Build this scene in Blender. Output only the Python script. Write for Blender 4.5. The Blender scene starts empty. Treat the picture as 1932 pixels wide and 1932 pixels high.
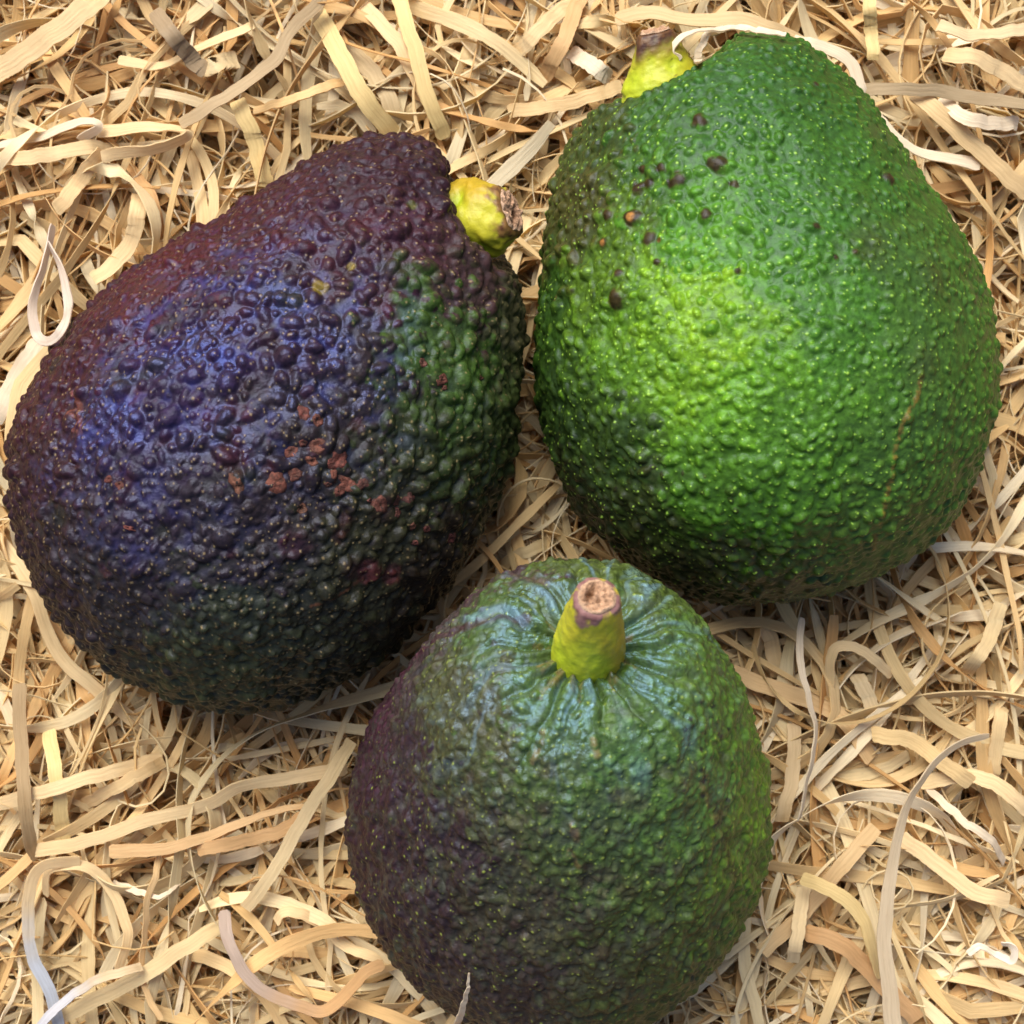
import bpy, math, random
import numpy as np
from mathutils import Vector, kdtree

S = bpy.context.scene
COL = S.collection
R = math.radians
random.seed(7)
rng = np.random.default_rng(11)

# ------------------------------------------------------------------ camera, sky, sun, exposure
H = 0.36                                  # camera height over the plane through the fruits' middles
cam_d = bpy.data.cameras.new('camera')
cam = bpy.data.objects.new('camera', cam_d)
COL.objects.link(cam)
cam.location = (0, 0, H)
cam_d.sensor_width = 36
cam_d.lens = 18 * H / 0.0966
cam_d.clip_start = 0.01
cam_d.clip_end = 50
cam_d.dof.use_dof = True
cam_d.dof.focus_distance = H - 0.022
cam_d.dof.aperture_fstop = 32
S.camera = cam

SUN_EL, SUN_AZ = 50, -20                  # azimuth from +Y (picture up) towards +X
w = bpy.data.worlds.new('World'); S.world = w; w.use_nodes = True
nt = w.node_tree
bg = nt.nodes['Background']
sky = nt.nodes.new('ShaderNodeTexSky')
sky.sky_type = 'NISHITA'; sky.sun_disc = False
sky.sun_elevation = R(SUN_EL); sky.sun_rotation = R(SUN_AZ)
sky.dust_density = 4.0; sky.ozone_density = 1.0; sky.air_density = 0.8
nt.links.new(sky.outputs[0], bg.inputs[0])
bg.inputs[1].default_value = 0.085
sd = bpy.data.lights.new('sun', 'SUN')
sd.energy = 2.9; sd.angle = R(42); sd.color = (1, 0.92, 0.79)
sun = bpy.data.objects.new('sun', sd); COL.objects.link(sun)
dv = Vector((math.sin(R(SUN_AZ)) * math.cos(R(SUN_EL)), math.cos(R(SUN_AZ)) * math.cos(R(SUN_EL)), math.sin(R(SUN_EL))))
sun.rotation_euler = dv.to_track_quat('Z', 'Y').to_euler()
sun.location = dv * 0.8
S.view_settings.view_transform = 'Standard'
S.view_settings.look = 'None'
S.view_settings.gamma = 1
S.view_settings.exposure = 0.74
S.render.engine = 'CYCLES'

# ------------------------------------------------------------------ helpers
def lin(h):
    h = h.lstrip('#')
    c = np.array([int(h[i:i + 2], 16) / 255 for i in (0, 2, 4)])
    return np.where(c < .04045, c / 12.92, ((c + .055) / 1.055) ** 2.4)

def at(px, py, z=0.0):
    """picture position (of 1932) at height z (m) -> world point"""
    k = 1e-4 * (H - z) / H
    return np.array([(px - 966) * k, (966 - py) * k, z])

_perm = np.random.default_rng(3).permutation(512).astype(np.int64)
_grad = np.random.default_rng(4).normal(size=(512, 3)); _grad /= np.linalg.norm(_grad, axis=1)[:, None]
def perlin(p):
    i = np.floor(p).astype(np.int64); f = p - i
    u = f * f * f * (f * (f * 6 - 15) + 10)
    out = 0
    for dx in (0, 1):
        for dy in (0, 1):
            for dz in (0, 1):
                h = _perm[(_perm[(_perm[(i[:, 0] + dx) & 511] + i[:, 1] + dy) & 511] + i[:, 2] + dz) & 511]
                g = _grad[h]
                d = (f - np.array([dx, dy, dz])) * g
                wgt = (u[:, 0] if dx else 1 - u[:, 0]) * (u[:, 1] if dy else 1 - u[:, 1]) * (u[:, 2] if dz else 1 - u[:, 2])
                out = out + d.sum(1) * wgt
    return out * 1.5
def fbm(p, o=3):
    a, s, t = 1.0, 0, 0
    for _ in range(o):
        s = s + a * perlin(p); t += a; p = p * 2.03 + 7.1; a *= .5
    return s / t

def smooth(a, b, x):
    t = np.clip((x - a) / (b - a), 0, 1); return t * t * (3 - 2 * t)

def mesh_np(name, verts, faces, mat, parent=None, attrs=(), smooth_shade=True):
    """verts (n,3), faces (m,4) -> ONE mesh object; attrs: (name, type, array)"""
    me = bpy.data.meshes.new(name)
    n, m = len(verts), len(faces); k = faces.shape[1]
    me.vertices.add(n); me.vertices.foreach_set('co', np.ascontiguousarray(verts, dtype=np.float32).ravel())
    me.loops.add(m * k); me.loops.foreach_set('vertex_index', np.ascontiguousarray(faces, dtype=np.int32).ravel())
    me.polygons.add(m); me.polygons.foreach_set('loop_start', np.arange(0, m * k, k, dtype=np.int32))
    me.polygons.foreach_set('use_smooth', np.full(m, smooth_shade))
    me.update(calc_edges=True); me.validate()
    for an, ty, arr in attrs:
        a = me.attributes.new(an, ty, 'POINT')
        if ty == 'FLOAT': a.data.foreach_set('value', np.ascontiguousarray(arr, dtype=np.float32))
        elif ty == 'FLOAT_VECTOR': a.data.foreach_set('vector', np.ascontiguousarray(arr, dtype=np.float32).ravel())
        else:
            c = np.ones((n, 4), dtype=np.float32); c[:, :3] = arr
            a.data.foreach_set('color', c.ravel())
    o = bpy.data.objects.new(name, me); COL.objects.link(o)
    if mat: me.materials.append(mat)
    if parent: o.parent = parent
    return o

def tag(o, label=None, cat=None, group=None, kind=None):
    if label: o['label'] = label
    if cat: o['category'] = cat
    if group: o['group'] = group
    if kind: o['kind'] = kind
    return o

class NT:
    def __init__(s, name):
        s.m = bpy.data.materials.new(name); s.m.use_nodes = True
        s.t = s.m.node_tree; s.b = s.t.nodes['Principled BSDF']; s.out = s.t.nodes['Material Output']
    def n(s, ty, **kw):
        nd = s.t.nodes.new('ShaderNode' + ty)
        for k, v in kw.items(): setattr(nd, k, v)
        return nd
    def l(s, a, b): s.t.links.new(a, b)
    def attr(s, name): return s.n('Attribute', attribute_name=name)
    def math(s, op, a, b=None, c=None):
        nd = s.n('Math', operation=op)
        for i, v in enumerate((a, b, c)):
            if v is None: continue
            if isinstance(v, (int, float)): nd.inputs[i].default_value = v
            else: s.l(v, nd.inputs[i])
        return nd.outputs[0]
    def mix(s, f, a, b, mode='MIX'):
        nd = s.n('Mix', data_type='RGBA', blend_type=mode)
        for i, v in ((0, f), (6, a), (7, b)):
            if isinstance(v, (int, float)): nd.inputs[i].default_value = v
            elif isinstance(v, (tuple, list, np.ndarray)): nd.inputs[i].default_value = (*[float(x) for x in v[:3]], 1)
            else: s.l(v, nd.inputs[i])
        return nd.outputs[2]
    def ramp(s, f, a, b, smooth_=True):
        nd = s.n('MapRange', interpolation_type='SMOOTHSTEP' if smooth_ else 'LINEAR')
        s.l(f, nd.inputs[0]); nd.inputs[1].default_value = a; nd.inputs[2].default_value = b
        return nd.outputs[0]
    def noise(s, vec, scale, detail=3, rough=.55):
        nd = s.n('TexNoise'); s.l(vec, nd.inputs['Vector'])
        nd.inputs['Scale'].default_value = scale; nd.inputs['Detail'].default_value = detail; nd.inputs['Roughness'].default_value = rough
        return nd.outputs['Fac']

# ------------------------------------------------------------------ materials
def skin_material(name, dot_col, dot_amt, dot_scale, bloom_col, bloom_amt, spec_tint, rough, spec=.5, bump=.25):
    t = NT(name); b = t.b
    co = t.n('TexCoord').outputs['Object']
    pig = t.attr('pigment').outputs['Color']
    rel = t.attr('relief').outputs['Fac']
    n1 = t.noise(co, 900, 4); n2 = t.noise(co, 160, 3)
    col = t.mix(t.ramp(n1, .3, .75), t.mix(1, pig, (.62, .62, .62), 'MULTIPLY'), t.mix(1, pig, (1.3, 1.28, 1.25), 'MULTIPLY'))
    # waxy bloom left in the dips and rubbed off the warts
    blm = t.math('MULTIPLY', t.math('MULTIPLY', t.ramp(rel, .45, -.15), t.ramp(n2, .35, .7)), bloom_amt)
    col = t.mix(blm, col, bloom_col)
    # lenticels: small pale dots
    v = t.n('TexVoronoi', feature='F1'); t.l(co, v.inputs['Vector']); v.inputs['Scale'].default_value = dot_scale
    v.inputs['Randomness'].default_value = 1
    vc = t.n('SeparateColor'); t.l(v.outputs['Color'], vc.inputs[0])
    size = t.math('MULTIPLY_ADD', t.math('POWER', vc.outputs[0], 2.0), .13, .08)
    d = t.math('SUBTRACT', size, v.outputs['Distance'])
    fine = t.math('MULTIPLY', t.ramp(d, 0, .08), t.math('MULTIPLY', t.ramp(n2, .40, .62), .42))
    tip = t.math('MULTIPLY', t.ramp(t.attr('lenticel').outputs['Fac'], .15, .9), .8)
    dot = t.math('MULTIPLY', t.math('MAXIMUM', fine, tip), dot_amt)
    col = t.mix(dot, col, dot_col)
    t.l(col, b.inputs['Base Color'])
    rg = t.math('MULTIPLY_ADD', n1, .18, rough - .09)
    rg = t.math('ADD', rg, t.math('MULTIPLY', blm, .25))
    rg = t.math('SUBTRACT', rg, t.math('MULTIPLY', t.attr('gloss').outputs['Fac'], .17))
    t.l(rg, b.inputs['Roughness'])
    t.l(t.math('MULTIPLY_ADD', t.attr('gloss').outputs['Fac'], .60, spec), b.inputs['Specular IOR Level'])
    t.l(t.mix(t.attr('gloss').outputs['Fac'], (.62, .70, .95), spec_tint), b.inputs['Specular Tint'])
    # fine leathery relief
    nf = t.noise(co, 2300, 4, .6)
    hgt = t.math('ADD', t.math('MULTIPLY', nf, .5), t.math('MULTIPLY', n1, .55))
    hgt = t.math('ADD', hgt, t.math('MULTIPLY', dot, .35))
    bp = t.n('Bump'); bp.inputs['Strength'].default_value = bump; bp.inputs['Distance'].default_value = .0012
    t.l(hgt, bp.inputs['Height']); t.l(bp.outputs[0], b.inputs['Normal'])
    return t.m

def pigment_material(name, rough=.5, scale=900, bump=.3, var=.25, spec=.4):
    t = NT(name); b = t.b
    co = t.n('TexCoord').outputs['Object']
    pig = t.attr('pigment').outputs['Color']
    n1 = t.noise(co, scale, 5, .65)
    col = t.mix(t.ramp(n1, .25, .75), t.mix(1, pig, (1 - var,) * 3, 'MULTIPLY'), t.mix(1, pig, (1 + var,) * 3, 'MULTIPLY'))
    t.l(col, b.inputs['Base Color']); b.inputs['Roughness'].default_value = rough
    b.inputs['Specular IOR Level'].default_value = spec
    bp = t.n('Bump'); bp.inputs['Strength'].default_value = bump; bp.inputs['Distance'].default_value = .0006
    t.l(n1, bp.inputs['Height']); t.l(bp.outputs[0], b.inputs['Normal'])
    return t.m

def shaving_material():
    t = NT('wood_shaving'); b = t.b
    pig = t.attr('pigment').outputs['Color']
    g = t.attr('grain').outputs['Vector']
    mp = t.n('Mapping'); t.l(g, mp.inputs[0]); mp.inputs['Scale'].default_value = (110, 2200, 1)
    f = t.noise(mp.outputs[0], 1, 4, .6)
    mp2 = t.n('Mapping'); t.l(g, mp2.inputs[0]); mp2.inputs['Scale'].default_value = (500, 900, 1)
    f2 = t.noise(mp2.outputs[0], 1, 4, .6)
    col = t.mix(t.ramp(f, .3, .7), t.mix(1, pig, (.90, .87, .82), 'MULTIPLY'), t.mix(1, pig, (1.05, 1.05, 1.04), 'MULTIPLY'))
    col = t.mix(t.math('MULTIPLY', t.ramp(f2, .58, .8), .3), col, t.mix(1, pig, (.62, .52, .42), 'MULTIPLY'))
    t.l(col, b.inputs['Base Color'])
    b.inputs['Roughness'].default_value = .55; b.inputs['Specular IOR Level'].default_value = .3
    bp = t.n('Bump'); bp.inputs['Strength'].default_value = .35; bp.inputs['Distance'].default_value = .0005
    t.l(t.math('ADD', f, t.math('MULTIPLY', f2, .6)), bp.inputs['Height']); t.l(bp.outputs[0], b.inputs['Normal'])
    tr = t.n('BsdfTranslucent'); t.l(t.mix(1, col, (1.0, .86, .66), 'MULTIPLY'), tr.inputs[0])
    mx = t.n('MixShader'); mx.inputs[0].default_value = .38
    t.l(b.outputs[0], mx.inputs[1]); t.l(tr.outputs[0], mx.inputs[2]); t.l(mx.outputs[0], t.out.inputs[0])
    return t.m

M_stem = pigment_material('stem_rind', .42, 700, .35, .12)
M_cut = pigment_material('stem_cork', .8, 1500, .9, .45, .2)
M_scab = pigment_material('skin_scab', .6, 1600, .7, .4, .35)
M_shav = shaving_material()

# ------------------------------------------------------------------ the ground under the bed
tg = NT('brown_board')
gc = tg.noise(tg.n('TexCoord').outputs['Object'], 60, 5)
tg.l(tg.mix(gc, lin('#6b4a2c'), lin('#8c6a44')), tg.b.inputs['Base Color']); tg.b.inputs['Roughness'].default_value = .85
gv = np.array([[-.9, -.9, -.056], [.9, -.9, -.056], [.9, .9, -.056], [-.9, .9, -.056]])
tag(mesh_np('ground', gv, np.array([[0, 1, 2, 3]]), tg.m), kind='structure')

# ------------------------------------------------------------------ avocado bodies
def cube_sphere(N):
    key = {}
    t = np.tan(np.linspace(-math.pi / 4, math.pi / 4, N + 1))
    vs, fs, off = [], [], 0
    A, B = np.meshgrid(t, t, indexing='ij'); O = np.ones_like(A)
    for (x, y, z) in ((O, A, B), (-O, B, A), (B, O, A), (A, -O, B), (A, B, O), (B, A, -O)):
        v = np.stack([x, y, z], -1).reshape(-1, 3); vs.append(v)
        i = np.arange(N)[:, None] * (N + 1) + np.arange(N)[None, :]
        fs.append((np.stack([i, i + N + 1, i + N + 2, i + 1], -1).reshape(-1, 4)) + off); off += len(v)
    v = np.concatenate(vs); f = np.concatenate(fs)
    v /= np.linalg.norm(v, axis=1)[:, None]
    _, idx, inv = np.unique(np.round(v * 1e5).astype(np.int64), axis=0, return_index=True, return_inverse=True)
    return v[idx], inv.reshape(-1)[f]

CS_V, CS_F = cube_sphere(215)

def resample(pts, n):
    pts = np.asarray(pts, float)
    d = np.r_[0, np.cumsum(np.linalg.norm(np.diff(pts, axis=0), axis=1))]
    u = np.linspace(0, d[-1], n)
    return np.stack([np.interp(u, d, pts[:, i]) for i in range(pts.shape[1])], 1)

def body_shape(Bp, Sp, Lp, Rp, O, ex, ey, en, k=.95, sig=5, warp=(0, .32, 0)):
    """two half outlines from the bottom pole to the stem pole, swept through elliptical sections"""
    n = 200
    Lc = resample([Bp] + Lp + [Sp], n); Rc = resample([Bp] + Rp + [Sp], n)
    loop = np.concatenate([Lc, Rc[::-1][1:-1]])
    g = np.exp(-.5 * (np.arange(-3 * sig, 3 * sig + 1) / sig) ** 2); g /= g.sum()
    sm = np.zeros_like(loop)
    for j, wv in zip(range(-3 * sig, 3 * sig + 1), g): sm += wv * np.roll(loop, j, axis=0)
    Lc = sm[:n]; Rc = np.concatenate([sm[:1], sm[n:][::-1], sm[n - 1:n]])
    d = CS_V + np.array(warp)
    d = d / np.linalg.norm(d, axis=1)[:, None]
    u = np.arccos(np.clip(-d[:, 2], -1, 1)) / math.pi * (n - 1)
    ra = np.hypot(d[:, 0], d[:, 1]) + 1e-9
    ca, sa = d[:, 0] / ra, d[:, 1] / ra
    ii = np.arange(n)
    Li = np.stack([np.interp(u, ii, Lc[:, j]) for j in (0, 1)], 1); Ri = np.stack([np.interp(u, ii, Rc[:, j]) for j in (0, 1)], 1)
    M, D = (Li + Ri) / 2, (Ri - Li) / 2
    p2 = M + D * ca[:, None]
    zz = k * np.linalg.norm(D, axis=1) * sa
    P = O + p2[:, :1] * ex + p2[:, 1:] * ey + zz[:, None] * en
    return P, np.arctan2(sa, ca), u / (n - 1)

def normals(V, F):
    a = V[F[:, 2]] - V[F[:, 0]]; b = V[F[:, 3]] - V[F[:, 1]]
    fn = np.cross(a, b); N = np.zeros_like(V)
    for j in range(4):
        for c in range(3): N[:, c] += np.bincount(F[:, j], fn[:, c], len(V))
    N /= np.linalg.norm(N, axis=1)[:, None] + 1e-20
    return N

def project(V):
    k = (H - V[:, 2]) / H * 1e-4
    return np.stack([V[:, 0] / k + 966, 966 - V[:, 1] / k], 1)

class Body:
    def __init__(s, P, az, u):
        s.P, s.az, s.u = P, az, u
        s.F = CS_F
        N = normals(P, s.F)
        if ((P - P.mean(0)) * N).sum() < 0: s.F = CS_F[:, ::-1].copy(); N = -N
        s.N = N
        s.px = project(P); s.front = np.where(N[:, 2] > .02)[0]
        s.kd = kdtree.KDTree(len(P))
        for i, p in enumerate(P.tolist()): s.kd.insert(p, i)
        s.kd.balance()
        s.h = np.zeros(len(P)); s.rel = np.zeros(len(P)); s.pig = np.zeros((len(P), 3)); s.dot = np.zeros(len(P)); s.gloss = np.zeros(len(P)); s.cid = np.zeros((len(P), 3))
        s.nz = fbm(P * 850, 2); s.nz2 = fbm(P * 380 + 50, 2)
    def hit(s, x, y):
        """vertex seen at picture position"""
        f = s.front; d = ((s.px[f] - (x, y)) ** 2).sum(1)
        return f[np.argmin(d)]
    def near(s, i, r):
        q = s.kd.find_range(s.P[i].tolist(), r)
        return np.array([a[1] for a in q]), np.array([a[2] for a in q])
    def warts(s, n, rfun, gap, hmul, shape=2.0, dots=.6):
        """scattered domes; rfun(vertex)->radius; returns list of centres"""
        cell = {}; out = []
        cs = .004
        for i in rng.integers(0, len(s.P), n):
            r = rfun(i)
            if r <= 0: continue
            p = s.P[i]; c = tuple(np.floor(p / cs).astype(int)); ok = True
            for dx in (-1, 0, 1):
                for dy in (-1, 0, 1):
                    for dz in (-1, 0, 1):
                        for (q, rq) in cell.get((c[0] + dx, c[1] + dy, c[2] + dz), ()):
                            if (p[0]-q[0])**2 + (p[1]-q[1])**2 + (p[2]-q[2])**2 < (gap * (r + rq)) ** 2: ok = False
            if not ok: continue
            cell.setdefault(c, []).append((p, r)); out.append((i, r))
            s.dome(i, r, hmul * r * rng.uniform(.5, 1.25), shape)
            if rng.random() < dots:
                idx, d = s.near(i, .0006)
                if len(idx): s.dot[idx] = np.maximum(s.dot[idx], np.clip(1.3 - d / rng.uniform(.00022, .00036), 0, 1) * rng.uniform(.25, 1))
        return out
    def dome(s, i, r, hgt, shape=2.0):
        st = rng.uniform(1, 1.55); ang = rng.uniform(0, math.pi)
        idx, d = s.near(i, r * 1.5)
        if len(idx) == 0: return idx, d
        t = np.cross(s.N[i], (.3, .5, .8)); t /= np.linalg.norm(t); b = np.cross(s.N[i], t)
        q = s.P[idx] - s.P[i]; x, y = q @ t, q @ b
        x, y = x * math.cos(ang) + y * math.sin(ang), -x * math.sin(ang) + y * math.cos(ang)
        rr = np.sqrt((x / st) ** 2 + (y * st) ** 2 / st) / r
        rr = rr * (1 + .14 * s.nz[idx] + .22 * (s.nz2[idx] - s.nz2[i]))
        f = np.clip(1 - rr ** shape, 0, 1) ** 1.15
        s.h[idx] = np.maximum(s.h[idx], s.base[idx] + hgt * f) if hasattr(s, 'base') else np.maximum(s.h[idx], hgt * f)
        s.rel[idx] = np.maximum(s.rel[idx], f)
        s.cid[idx[f > .12]] = rng.normal(size=3) * .5
        return idx, f
    def paint(s, anchors, warp=.006):
        A = np.array([s.P[s.hit(x, y)] for x, y, _ in anchors]); C = np.array([lin(c) for *_, c in anchors])
        W = np.stack([fbm(s.P * 120 + k * 31, 3) for k in range(3)], 1) * warp * 2
        W += .22 * warp * np.stack([fbm(s.P * 480 + k * 17, 2) for k in range(3)], 1) * 4
        Q = s.P + W + s.cid * warp * 1.0
        num = np.zeros((len(Q), 3)); den = np.zeros(len(Q))
        for a, c in zip(A, C):
            d2 = ((Q - a) ** 2).sum(1)
            wv = 1 / (d2 + 12e-6) ** 2.8
            num += wv[:, None] * c; den += wv
        s.pig = num / den[:, None]
    def blot(s, x, y, rpx, col, amt=1.0, soft=.5, nz=.35):
        i = s.hit(x, y); r = rpx * 1e-4
        idx, d = s.near(i, r * 1.8)
        dd = d / r + nz * fbm(s.P[idx] * 700, 2)
        f = (1 - smooth(1 - soft, 1 + soft, dd)) * amt
        s.pig[idx] = s.pig[idx] * (1 - f[:, None]) + lin(col) * f[:, None]
    def stroke(s, pts, wpx, col, amt=1.0, lift=0.0, brk=0.0):
        pp = resample(pts, int(max(8, np.linalg.norm(np.diff(np.array(pts, float), axis=0), axis=1).sum() / 5)))
        acc = np.zeros(len(s.P))
        for x, y in pp:
            i = s.hit(x, y); r = wpx * 1e-4 * rng.uniform(.7, 1.2)
            idx, d = s.near(i, r * 1.5)
            acc[idx] = np.maximum(acc[idx], 1 - smooth(.5, 1.4, d / r))
        if brk: acc *= smooth(brk - .25, brk + .15, .5 + fbm(s.P * 900, 2))
        s.pig = s.pig * (1 - amt * acc[:, None]) + lin(col) * amt * acc[:, None]
        s.h += lift * acc
    def finish(s):
        s.V = s.P + s.N * (s.h - .0010)[:, None]
        return s.V

EZ = np.array([0, 0, 1.0])
def dent(q, root, tip, depth, r):
    P, az, u = q
    d = tip - root; d /= np.linalg.norm(d); v = P - root
    along = v @ d; perp = np.linalg.norm(v - along[:, None] * d, axis=1)
    f = np.exp(-(perp / r) ** 4) * smooth(-.03, -.005, along) * depth
    return P - d * f[:, None], az, u
ra_, tpa = at(850, 431, .006), at(962, 386, .0125)
rg_, tpg = at(1254, 176, .006), at(1236, 62, .010)
def img(l): return [tuple(at(x, y)[:2]) for x, y in l]
E1, E2 = np.array([1., 0, 0]), np.array([0, 1., 0])

# --- purple-black fruit on the left
A = Body(*dent(body_shape(*img([(140, 1205), (868, 425)]),
    img([(100, 1160), (55, 1080), (30, 1000), (18, 920), (20, 850), (42, 765), (82, 690), (140, 610), (210, 538), (300, 470), (400, 415), (480, 372), (540, 325), (610, 280), (680, 254), (745, 246), (812, 262), (858, 312), (862, 375)]),
    img([(185, 1245), (250, 1290), (350, 1337), (450, 1352), (540, 1342), (620, 1312), (700, 1268), (785, 1190), (860, 1105), (915, 1010), (948, 940), (970, 860), (985, 760), (994, 650), (992, 565), (975, 500), (930, 462)]),
    np.zeros(3), E1, E2, EZ, .94, 3), ra_, tpa, .0055, .0095))
# --- green fruit on the right
G = Body(*dent(body_shape(*img([(1440, 1150), (1260, 165)]),
    img([(1340, 1146), (1265, 1118), (1190, 1068), (1115, 1015), (1070, 960), (1030, 880), (1008, 785), (1003, 660), (1005, 540), (1018, 430), (1040, 345), (1062, 265), (1105, 205), (1165, 168), (1215, 160)]),
    img([(1530, 1138), (1620, 1112), (1720, 1062), (1800, 990), (1848, 900), (1875, 805), (1884, 720), (1876, 620), (1852, 530), (1808, 440), (1745, 350), (1692, 265), (1645, 200), (1600, 145), (1545, 98), (1480, 68), (1400, 57), (1345, 72), (1305, 125)]),
    np.zeros(3), E1, E2, EZ, .95), rg_, tpg, .0140, .0105))
# --- dark green fruit below them, stem towards the camera
CZ = .003
c0 = at(1053, 1556, CZ)
st = at(1108, 1232, .047)
ax = (st - c0); LEN = np.linalg.norm(ax) + .038; ax /= np.linalg.norm(ax)
exv = np.cross(ax, np.array([0.0, -.55, .8])); exv = np.cross(np.cross(ax, E1), ax); exv /= np.linalg.norm(exv)
env = np.cross(exv, ax); env = env if env[2] > 0 else -env
prof = [(12, .8), (22, 4.5), (31, 12), (37, 22), (40, 34), (39.8, 44), (37.5, 56), (33.8, 67), (30, 77.5), (26, 87), (21, 94.5), (15, 98.3), (10, 98.3), (6, 96.2)]
kk = LEN * 1000 / 95.0
T = Body(*body_shape((0, 0), (0, LEN), [(-a * .001, b * .001 * kk) for a, b in prof], [(a * .001, b * .001 * kk) for a, b in prof],
    c0 - ax * .038, exv, ax, env, 1.0, 4, .32 * np.array([exv[2], env[2], ax[2]])))

# relief: purple fruit
def field(b, spots, base):
    out = np.full(len(b.P), base)
    for x, y, r, v in spots:
        f = np.exp(-(np.linalg.norm(b.P - b.P[b.hit(x, y)], axis=1) / (r * 1e-4)) ** 2)
        out = out * (1 - f) + v * f
    return out
def build_relief(b, low, mid, midscale, seed, p=None):
    lp = b.P; p = b.P if p is None else p
    mid = mid * b.rough
    b.base = low * fbm(lp * 70 + seed, 2) + mid * fbm(p * midscale + seed, 3)
    r = 1 - np.abs(fbm(p * midscale * 1.6 + 5 + seed, 2)) * 2.4
    b.base += mid * .5 * np.clip(r, -1, 1)
    g = 1 - np.abs(fbm(lp * 105 + seed + 9, 2)) * 3.2
    b.base -= .00055 * np.clip(g, 0, 1) * b.rough
    b.h = b.base.copy()

def loc(b, i): return b.px[i], b.N[i, 2] > 0

A.rough = field(A, [(250, 600, 260, .45), (480, 380, 200, .4), (300, 900, 220, .6), (740, 330, 160, .5), (720, 560, 240, .3), (860, 700, 120, .4)], 1.0)
build_relief(A, .0014, .00052, 260, 1.3)
kA = field(A, [(300, 560, 300, .12), (740, 600, 240, 1.0), (860, 850, 220, .95), (560, 820, 200, .8), (900, 480, 120, .8), (400, 1150, 260, .25)], .45)
def rA(i):
    k = kA[i]
    if rng.random() > .22 + .78 * k: return 0
    return rng.uniform(.0005, .0008) + k * (.0001 + .0015 * rng.random() ** 1.3)
A.warts(5000, lambda i: rng.uniform(.0014, .0021) if rng.random() < kA[i] ** 2 else 0, 1.2, .66, 2.8, .4)
A.warts(30000, rA, 1.0, .62, 2.6, .6)
A.warts(34000, lambda i: rng.uniform(.00035, .0006) if rng.random() < .55 * A.rough[i] else 0, 1.1, .40, 2.0, .9)

G.rough = field(G, [(1600, 350, 320, .3), (1330, 250, 220, .4), (1400, 600, 160, .7), (1750, 650, 220, .45)], 1.0)
build_relief(G, .0013, .00040, 200, 9.1)
kG = field(G, [(1620, 330, 300, .05), (1760, 640, 220, .15), (1280, 350, 170, .75), (1060, 500, 200, 1.0), (1100, 850, 240, .95), (1330, 800, 240, .6), (1250, 230, 100, .5)], .5)
def rG(i):
    k = kG[i]
    if rng.random() > .07 + .93 * k: return 0
    return rng.uniform(.0005, .0009) + k * (.0001 + .0012 * rng.random() ** 1.3)
G.warts(24000, rG, .95, .55, 2.6, .75)
G.warts(28000, lambda i: rng.uniform(.00035, .0006) if rng.random() < .06 + .5 * kG[i] else 0, 1.15, .40, 2.0, .8)

T.rough = field(T, [(1110, 1240, 200, .3), (1350, 1450, 160, .6)], 1.0)
build_relief(T, .0010, .00075, 230, 21., T.P - .55 * (T.P @ ax)[:, None] * ax)
dT = np.linalg.norm(T.P - st, axis=1)
fold = np.exp(-(dT / .017) ** 2)
n_az = T.az + .25 * fbm(T.P * 90, 2)
cre = np.abs(np.sin(n_az * 9.0 + 1.2 * fbm(T.P * 50 + 3, 2)))
cre2 = np.abs(np.sin(n_az * 15.0 + .7))
T.base *= 1 - .8 * fold
T.base += fold * (.0024 * (cre ** .6) + .0010 * cre2 ** .6 - .0017)
T.h = T.base.copy()
T.gloss = 1.6 * np.exp(-(dT / .027) ** 2) * smooth(-.5, .3, fbm(T.P * 110 + 8, 2))
def rT(i):
    f = math.exp(-(dT[i] / .017) ** 2)
    if rng.random() < f: return 0
    return rng.uniform(.0006, .0014)
T.warts(12000, rT, .84, .45, 2.2, .45)
T.warts(20000, lambda i: rng.uniform(.00035, .0006) if rng.random() > math.exp(-(dT[i] / .013) ** 2) else 0, .95, .35, 2.0, .35)
A.gloss = field(A, [(430, 620, 240, 1.0), (200, 820, 150, .8), (640, 700, 150, .8)], 0.0) * smooth(-.35, .35, fbm(A.P * 130, 2))
# stem hollows with small gathers
for b, (sx, sy) in ((A, (880, 425)), (G, (1255, 160))):
    sp = b.P[np.argmax(b.u)]
    d = np.linalg.norm(b.P - sp, axis=1); f = np.exp(-(d / .013) ** 2)
    b.h += f * .0011 * (np.abs(np.sin(b.az * 6.5 + fbm(b.P * 80, 2))) ** .7 - .5)

# pigments
A.paint([(740, 300, '#3a2230'), (820, 330, '#33202e'), (500, 420, '#42202e'), (300, 520, '#4c1f2b'), (120, 700, '#3f1e29'), (60, 900, '#34212a'), (430, 600, '#32263c'),
    (250, 750, '#322a52'), (330, 650, '#332a54'), (700, 450, '#3c2636'), (800, 450, '#442a3a'), (900, 520, '#463840'), (850, 640, '#42682d'), (900, 700, '#447031'), (930, 850, '#384d2c'), (860, 760, '#3d5e30'),  # violet-blue anchors here hold some of the blue sheen as colour
    (800, 850, '#35452b'), (650, 700, '#2f2b34'), (560, 600, '#33273a'), (550, 900, '#2d2a32'), (400, 1000, '#2c2a38'), (250, 950, '#2e2944'), (200, 1120, '#2c2c32'), (100, 1050, '#2d262e'), (450, 1200, '#324033'),
    (400, 1290, '#37452e'), (600, 1280, '#2d3827'), (650, 1150, '#30392f'), (850, 1050, '#2b2a25'), (960, 600, '#4a5440'), (740, 1000, '#343c2c')])
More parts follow.
